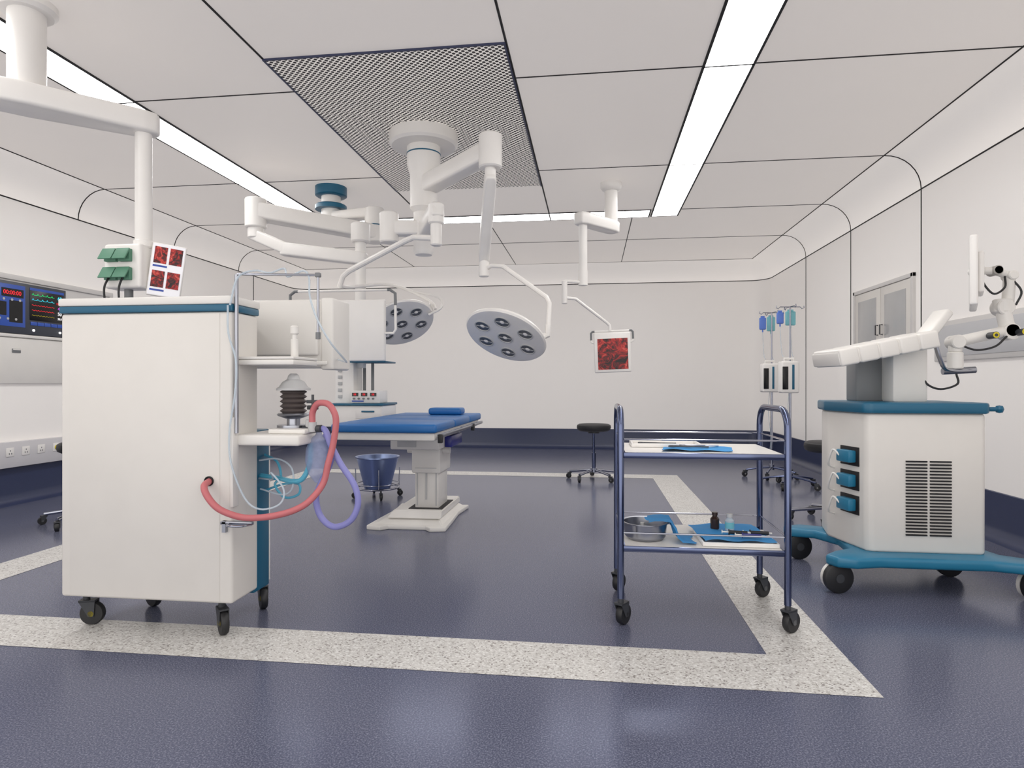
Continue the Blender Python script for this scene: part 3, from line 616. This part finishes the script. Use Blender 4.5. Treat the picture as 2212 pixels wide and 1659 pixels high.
for i,(X,Z) in enumerate(prof):
    for j in range(n+1): v=j/n; vs.append((X+.01*math.sin(v*8),3.11+.17*v-(.04 if i>3 else 0),zl+Z+.003*math.sin(v*12+i)))
for i in range(len(prof)-1):
    for j in range(n): a=i*(n+1)+j; fs.append([a,a+1,a+n+2,a+n+1])
g.add(vs,fs,CLOTH); solo(g,'surgical_drape','blue drape hanging over the steel basin edge','cloth')
tray(.52,.87,3.06,3.36,zl,WHITE2,'shallow white tray with blue drape on lower shelf')
cloth([(.53,3.045),(.86,3.07),(.83,3.44),(.50,3.40)],zl+.021,'surgical_drape','blue surgical drape spread over white tray',.014)
zc=zl+.036
g=G(); g.lathe([(0,0),(.021,0),(.022,.004),(.022,.05),(.012,.062),(.012,.068),(.015,.068),(.015,.083),(0,.083)],BROWN,24,o=(.617,3.285,zc)); solo(g,'medicine_bottle','small dark brown medicine bottle','bottle')
T=thing('medicine_bottle',(.682,3.25,zc),'small clear medicine bottle with pale label','bottle')
g=G(); g.lathe([(0,0),(.021,0),(.022,.004),(.022,.05),(.012,.062),(.012,.068),(0,.068)],CLEAR,24,o=(.682,3.25,zc)); g.done('glass',T)
g=G(); g.lathe([(.0226,.012),(.0226,.042)],IVTEAL,24,o=(.682,3.25,zc)); g.done('paper_label',T)
g=G(); g.lathe([(0,.066),(.015,.066),(.015,.083),(0,.083)],GREY,24,o=(.682,3.25,zc)); g.done('cap',T)
def syringe(xa,ya,ang,z,mat,lab):
    d=Vector((math.cos(ang),math.sin(ang),0)); a=Vector((xa,ya,z))
    g=G(); g.cyl(a,a+d*.085,.009,mat); g.cyl(a+d*.085,a+d*.10,.004,WHITE); g.cyl(a-d*.03,a,.004,WHITE); g.cyl(a-d*.034,a-d*.03,.009,WHITE); g.cyl(a-d*.002,a+d*.002,.014,mat)
    solo(g,'syringe',lab,'syringe')
syringe(.66,3.16,-.12,zc+.012,BLACK,'black capped syringe on blue drape'); syringe(.71,3.105,-.15,zc+.012,NAVY,'dark blue capped syringe on blue drape'); syringe(.76,3.165,-.1,zc+.012,BLACK,'black capped syringe on blue drape')

# ------------------------------------------------------------------ imaging cart
T=thing('ultrasound_cart',(1.85,4.0,0),'white and teal wheeled ultrasound cart with vent grilles','medical cart')
g=G(); bp=[(1.56,3.75),(2.14,3.75),(2.17,3.80),(2.17,4.30),(2.1,4.36),(1.50,4.36),(1.45,4.12),(1.53,3.77)]
g.prism(bp,.205,.985,CREAM,.018,seg=3); body=g.done('cabinet_body',T)
g=G(); g.prism([(1.55,3.73),(2.15,3.73),(2.19,3.79),(2.19,4.32),(2.12,4.38),(1.48,4.38),(1.43,4.12),(1.51,3.75)],.985,1.045,TEAL,.012); g.done('top_deck',T,'teal top deck')
g=G(); g.tube([(2.17,3.80,1.01),(2.24,3.80,1.01)],.013,TEAL,smooth=False); g.lathe([(0,-.022),(.016,-.018),(.022,0),(.016,.018),(0,.022)],TEAL,16,o=(2.245,3.80,1.01)); g.done('handle',T,'teal knob handle')
for cx_,col in ((1.79,0),(1.915,1)):
    g=G()
    for i in range(24): g.box(cx_-.055,cx_+.055,3.742,3.752,.305+i*.0178,.305+i*.0178+.008,SEAM)
    g.done('vent_grille',body,'black slotted vent grille')
dirv=Vector((1.45-1.53,4.12-3.77,0)).normalized()
for zc_ in (.73,.59,.45):
    Mx=frame(Vector((1.50,3.90,zc_)),dirv,(0,0,1))
    sgn=-1 if (Mx.to_3x3()@Vector((0,0,1))).x>0 else 1
    g=G(); g.box(-.085,.085,-.055,.055,-.005,.004,SEAM,.002,Mx=Mx); g.box(-.06,.06,-.035,.035,min(0,sgn*.05),max(0,sgn*.05),TEAL2,.008,Mx=Mx)
    g.done('probe_socket',body,'teal probe connector')
    g=G(); p=Mx@Vector((.03,0,sgn*.045)); g.tube([p,p+Vector((-.025,.03,.03)),p+Vector((-.035,.06,-.02)),p+Vector((-.025,.1,-.07)),p+Vector((.02,.13,-.09))],.006,WHITE); g.done('cable',body)
g=G(); g.prism([(1.28,3.67),(1.32,3.60),(1.42,3.58),(1.56,3.62),(2.12,3.62),(2.24,3.58),(2.42,3.57),(2.44,3.66),(2.36,3.70),(2.24,3.78),(2.20,4.0),(2.2,4.3),(2.3,4.42),(2.18,4.48),(2.05,4.36),(1.58,4.36),(1.38,4.44),(1.26,4.38),(1.28,4.30),(1.42,4.26),(1.50,4.1),(1.48,3.84),(1.36,3.76)],.15,.208,TEAL2,.018,seg=3); g.done('base_frame',T,'teal wheeled base frame')
def bigwheel(x,y,r,w,a):
    Mx=frame((x,y,r),(math.cos(a),math.sin(a),0),(0,0,1))
    g=G(); g.lathe([(0,-w/2),(r*.9,-w/2),(r,-w*.35),(r,w*.35),(r*.9,w/2),(0,w/2)],BLACK,32,Mx); g.lathe([(0,-w/2-.004),(r*.3,-w/2-.003),(r*.3,w/2+.003),(0,w/2+.004)],DGREY,20,Mx)
    f=g.done('wheel',T,'large dark caster wheel')
    g=G(); g.lathe([(r*.7,-w*1.3),(r*.95,-w*1.2),(r*.95,-w*.6),(0,-w*.55),(0,-w*1.3),(r*.7,-w*1.3)],WHITE,28,Mx); g.cyl((x-.01,y+.03,r*1.2),(x-.01,y+.03,.16),.022,WHITE); g.done('hub_cover',f)
bigwheel(1.345,3.655,.083,.035,.22); bigwheel(1.35,4.33,.083,.035,.22); bigwheel(2.33,3.64,.083,.035,.22); bigwheel(2.12,4.05,.079,.035,.12)
g=G(); g.box(1.62,1.80,4.12,4.28,1.04,1.36,MGREY,.015,3); g.done('rear_column',T,'grey support column')
g=G(); g.prism([(1.77,3.98),(1.97,3.98),(1.97,4.14),(1.77,4.14)],1.04,1.42,WHITE,.02); g.done('column',T)
a=Vector((1.36,3.88,1.285)); b=Vector((1.93,3.97,1.40)); dx=(b-a).normalized(); yv=Vector((0,0,1)).cross(dx).normalized(); zv=dx.cross(yv)
Mp=frame(a,dx,yv,zv); Lp=(b-a).length
g=G(); g.box(0,Lp,-.14,.16,-.035,.045,WHITE,.010,Mx=Mp); cp=g.done('control_panel',T)
for i in range(5):
    g=G(); u0=i*Lp/5+.004; g.prism([(u0,-.15),(u0+Lp/5-.006,-.15),(u0+Lp/5-.004,.15),(u0+.002,.15)],-.04,.058,WHITE,.014,Mp,3); g.done('tray',cp)
g=G(); m2=frame(b+Vector((.0,0,.0)),Vector((.55,.08,.72)),yv); g.box(-.02,.22,-.06,.07,-.02,.03,WHITE,.014,3,m2); g.done('flap',cp)
g=G(); g.tube([(1.90,3.98,1.41),(1.99,3.98,1.40),(2.03,3.98,1.30),(2.08,4.0,1.235),(2.24,4.05,1.235)],.02,STEEL,sub=5,flat=.5); g.done('bracket',T,'silver bracket')
g=G(); g.cyl((2.15,4.05,1.24),(2.15,4.05,1.34),.042,WHITE,bev=.005); g.cyl((2.15,4.05,1.34),(2.15,4.05,1.43),.036,WHITE,bev=.005); g.cyl((2.08,4.05,1.225),(2.26,4.05,1.235),.02,STEEL); g.done('post',T)
def barm(p,q,w,name='arm'):
    g=G(); g.tube([p,(Vector(p)+Vector(q))/2,q],w,WHITE,seg=16,flat=.85); 
    g.cyl(Vector(p)+Vector((0,-.045,0)),Vector(p)+Vector((0,.045,0)),w*1.1,WHITE,bev=.006); g.cyl(Vector(q)+Vector((0,-.045,0)),Vector(q)+Vector((0,.045,0)),w*1.1,WHITE,bev=.006); return g.done(name,T)
barm((2.15,4.05,1.40),(2.47,4.10,1.47),.038); barm((2.47,4.10,1.46),(2.45,4.12,1.61),.045)
g=G(); g.cyl((2.45,4.12,1.58),(2.45,4.12,1.66),.05,WHITE,bev=.006); g.cyl((2.48,4.12,1.64),(2.49,4.12,1.80),.032,WHITE,bev=.005); g.done('post',T)
barm((2.49,4.12,1.80),(2.40,4.11,1.83),.026); barm((2.40,4.11,1.83),(2.29,4.09,1.83),.026)
for p in ((2.33,3.985,1.435),(2.50,4.01,1.455)):
    g=G(); g.cyl((p[0],p[1]+.05,p[2]),(p[0],p[1]-.012,p[2]),.02,DGREY); g.cyl((p[0],p[1]-.012,p[2]),(p[0],p[1]-.014,p[2]),.017,YEL); g.cyl((p[0],p[1]-.014,p[2]),(p[0],p[1]-.016,p[2]),.009,DGREY); g.done('joint_knob',T,'dark joint knob with yellow ring')
vd=Vector((.475,.88,0)).normalized()
Mm=frame((2.25,4.05,1.80),vd,(0,0,1))
g=G(); g.box(-.22,.22,-.20,.20,-.02,.02,WHITE2,.012,3,Mm); g.box(-.12,.12,-.12,.12,.02,.05,WHITE2,.012,3,Mm); mo=g.done('monitor',T)
for pp in ([(2.30,4.08,1.80),(2.31,4.03,1.72),(2.35,4.02,1.68),(2.41,4.03,1.72),(2.44,4.08,1.79)],[(2.49,4.1,1.78),(2.53,4.08,1.70),(2.50,4.08,1.62)],[(2.17,4.03,1.38),(2.24,4.0,1.35),(2.34,4.0,1.37),(2.42,4.03,1.43)],[(2.13,4.0,1.21),(2.12,3.97,1.15),(2.03,3.97,1.12),(1.96,3.98,1.15),(1.94,4.0,1.22)]):
    g=G(); g.tube(pp,.006,BLACK); g.done('cable',T,'black cable loop')

# ------------------------------------------------------------------ wall fixtures right
T=thing('wall_cabinet',(XR,6.92,1.25),'recessed double-door wall cabinet with frosted glass panes','cabinet')
g=G(); ya,yb,za,zb=6.25,7.59,1.22,2.19; X=XR
g.box(X-.03,X+.02,ya,yb,zb-.04,zb,PALE,.004); g.box(X-.03,X+.02,ya,yb,za,za+.04,PALE,.004); g.box(X-.03,X+.02,ya,ya+.04,za,zb,PALE,.004); g.box(X-.03,X+.02,yb-.04,yb,za,zb,PALE,.004); g.done('frame',T)
for (p,q,hs) in ((6.295,6.915,6.87),(6.925,7.545,6.97)):
    g=G(); g.box(X-.022,X+.02,p,q,za+.045,zb-.045,CREAM,.004); d_=g.done('door',T)
    g=G(); g.box(X-.026,X-.02,p+.09,q-.09,za+.13,zb-.13,GLASS,.002); g.done('glass_pane',d_,'frosted grey glass pane')
    g=G(); g.tube([(X-.024,hs,1.66),(X-.05,hs,1.66),(X-.05,hs,1.76),(X-.024,hs,1.76)],.006,DGREY,smooth=False); g.done('handle',d_,'dark bar handle')
T=thing('wall_viewing_panel',(XR,5.1,1.33),'light grey framed viewing panel on the wall','wall panel')
g=G(); g.box(X-.03,X+.01,4.3,5.88,1.34,1.68,PALE,.01); g.done('frame',T); g=G(); g.box(X-.034,X-.028,4.34,5.83,1.38,1.64,M('panel_face',rgb(200,200,202),.3),.002); g.done('face',T)

# ------------------------------------------------------------------ wall console left
T=thing('wall_control_console',(XL,5.4,1.15),'wall console with blue control screens above a white cabinet','control panel')
X=XL
g=G(); g.box(X-.01,X+.03,4.0,6.62,2.15,2.20,PALE,.004); g.box(X-.01,X+.03,6.57,6.62,1.6,2.15,PALE,.004); g.box(X-.01,X+.01,4.0,6.57,1.6,2.15,PALE); g.box(X+.0,X+.045,4.0,6.62,1.60,1.63,WHITE,.004); g.done('frame',T)
g=G(); g.box(X,X+.04,4.6,5.95,1.635,2.13,SLATE,.006); bz=g.done('bezel',T,'dark grey screen bezel')
g=G(); g.box(X,X+.03,4.0,6.62,1.155,1.595,WHITE,.006); cb=g.done('cabinet',T); g=G(); g.box(X+.03,X+.036,5.34,5.43,1.45,1.49,MGREY,.002); g.box(X+.033,X+.04,5.345,5.425,1.475,1.488,WHITE,.002); g.done('handle',cb,'recessed handle')
def wallM(y,z,x=XL+.046): return frame((x,y,z),(0,1,0),(0,0,1))
g=G(); g.box(X+.04,X+.043,4.68,5.47,1.70,2.10,SCRBLUE,.001); s1=g.done('screen',bz,'blue control screen')
for (a_,b_,c_,d_) in ((4.95,5.18,1.98,2.06),(5.22,5.45,1.98,2.06),(4.95,5.12,1.74,1.93),(5.30,5.44,1.74,1.95),(5.16,5.27,1.80,1.93)):
    g=G(); g.box(X+.043,X+.0445,a_,b_,c_,d_,SCRBLK); g.done('readout_window',s1)
for i in range(6):
    g=G(); zz=1.955 if i%2 else 1.77; g.cyl((X+.0445,5.20+i*.042,zz),(X+.047,5.20+i*.042,zz),.012,GREY,seg=12); g.done('button',s1)
text(s1,'clock_readout','00:00:00',.055,LRED,wallM(5.33,2.02))
g=G(); g.box(X+.04,X+.043,5.52,5.92,1.78,2.10,SCRBLK,.001); g.box(X+.043,X+.0435,5.52,5.92,2.075,2.10,SCRBLUE); s2=g.done('screen',bz,'patient monitor screen with coloured traces')
for k,(zz,mt) in enumerate(((2.03,LGREEN),(1.98,LCY),(1.93,LRED),(1.88,LRED),(1.83,YEL))):
    g=G(); pts=[]
    for i in range(41):
        t=i/40; yy=.0
        if k<2: yy=.018*max(0,math.sin(t*30))**6
        else: yy=.004*math.sin(t*50)
        pts.append((X+.0455,5.54+t*.26,zz+yy))
    g.tube(pts,.0018,mt,seg=5,smooth=False); g.done('trace',s2)
for st_,zz,mt,sz in (('60',2.03,LCY,.05),('120/80',1.975,LRED,.03),('45',1.925,LMAG,.045),('50',1.87,LWHT,.05),('38.0',1.82,LWHT,.03)): text(s2,'vital_number',st_,sz,mt,wallM(5.865,zz))
g=G(); 
for i in range(5): g.box(X+.04,X+.045,5.53+i*.078,5.60+i*.078,1.73,1.765,SCRBLUE,.001)
g.cyl((X+.04,5.56,1.68),(X+.05,5.56,1.68),.012,LWHT); g.cyl((X+.04,5.87,1.68),(X+.05,5.87,1.68),.012,LWHT); g.done('button_row',bz)
T=thing('wall_outlet_strip',(XL,5.2,.36),'light grey wall trunking with white power outlets','outlet strip')
g=G(); g.box(X-.0,X+.06,3.5,6.62,.355,.60,M('trunking',rgb(214,212,214),.35),.006); g.done('trunking',T)
for y,mt in ((5.29,WHITE2),(5.457,WHITE2),(5.629,WHITE2),(5.808,YEL),(5.12,WHITE2)):
    g=G(); g.box(X+.06,X+.066,y-.042,y+.042,.46,.545,WHITE2,.003)
    if mt is YEL: g.cyl((X+.066,y,.50),(X+.072,y,.50),.025,YEL)
    else:
        for dy,dz in ((-.012,-.012),(.012,-.012),(0,.016)): g.box(X+.0655,X+.067,y+dy-.003,y+dy+.003,.50+dz-.007,.50+dz+.007,DGREY)
    g.done('outlet',T)

# ------------------------------------------------------------------ world + camera
w=bpy.data.worlds.new('World'); S.world=w; w.use_nodes=True
bg=w.node_tree.nodes['Background']; bg.inputs[0].default_value=(1,.975,.95,1); bg.inputs[1].default_value=1.8  # white fill light added, entering through the end left open behind the camera
cam=bpy.data.cameras.new('camera'); co=bpy.data.objects.new('camera',cam); COL.objects.link(co)
cam.sensor_width=36; cam.lens=22.05; co.location=(0,0,1.15); co.rotation_euler=(math.pi/2,0,math.radians(7.28)); cam.clip_start=.02
S.camera=co
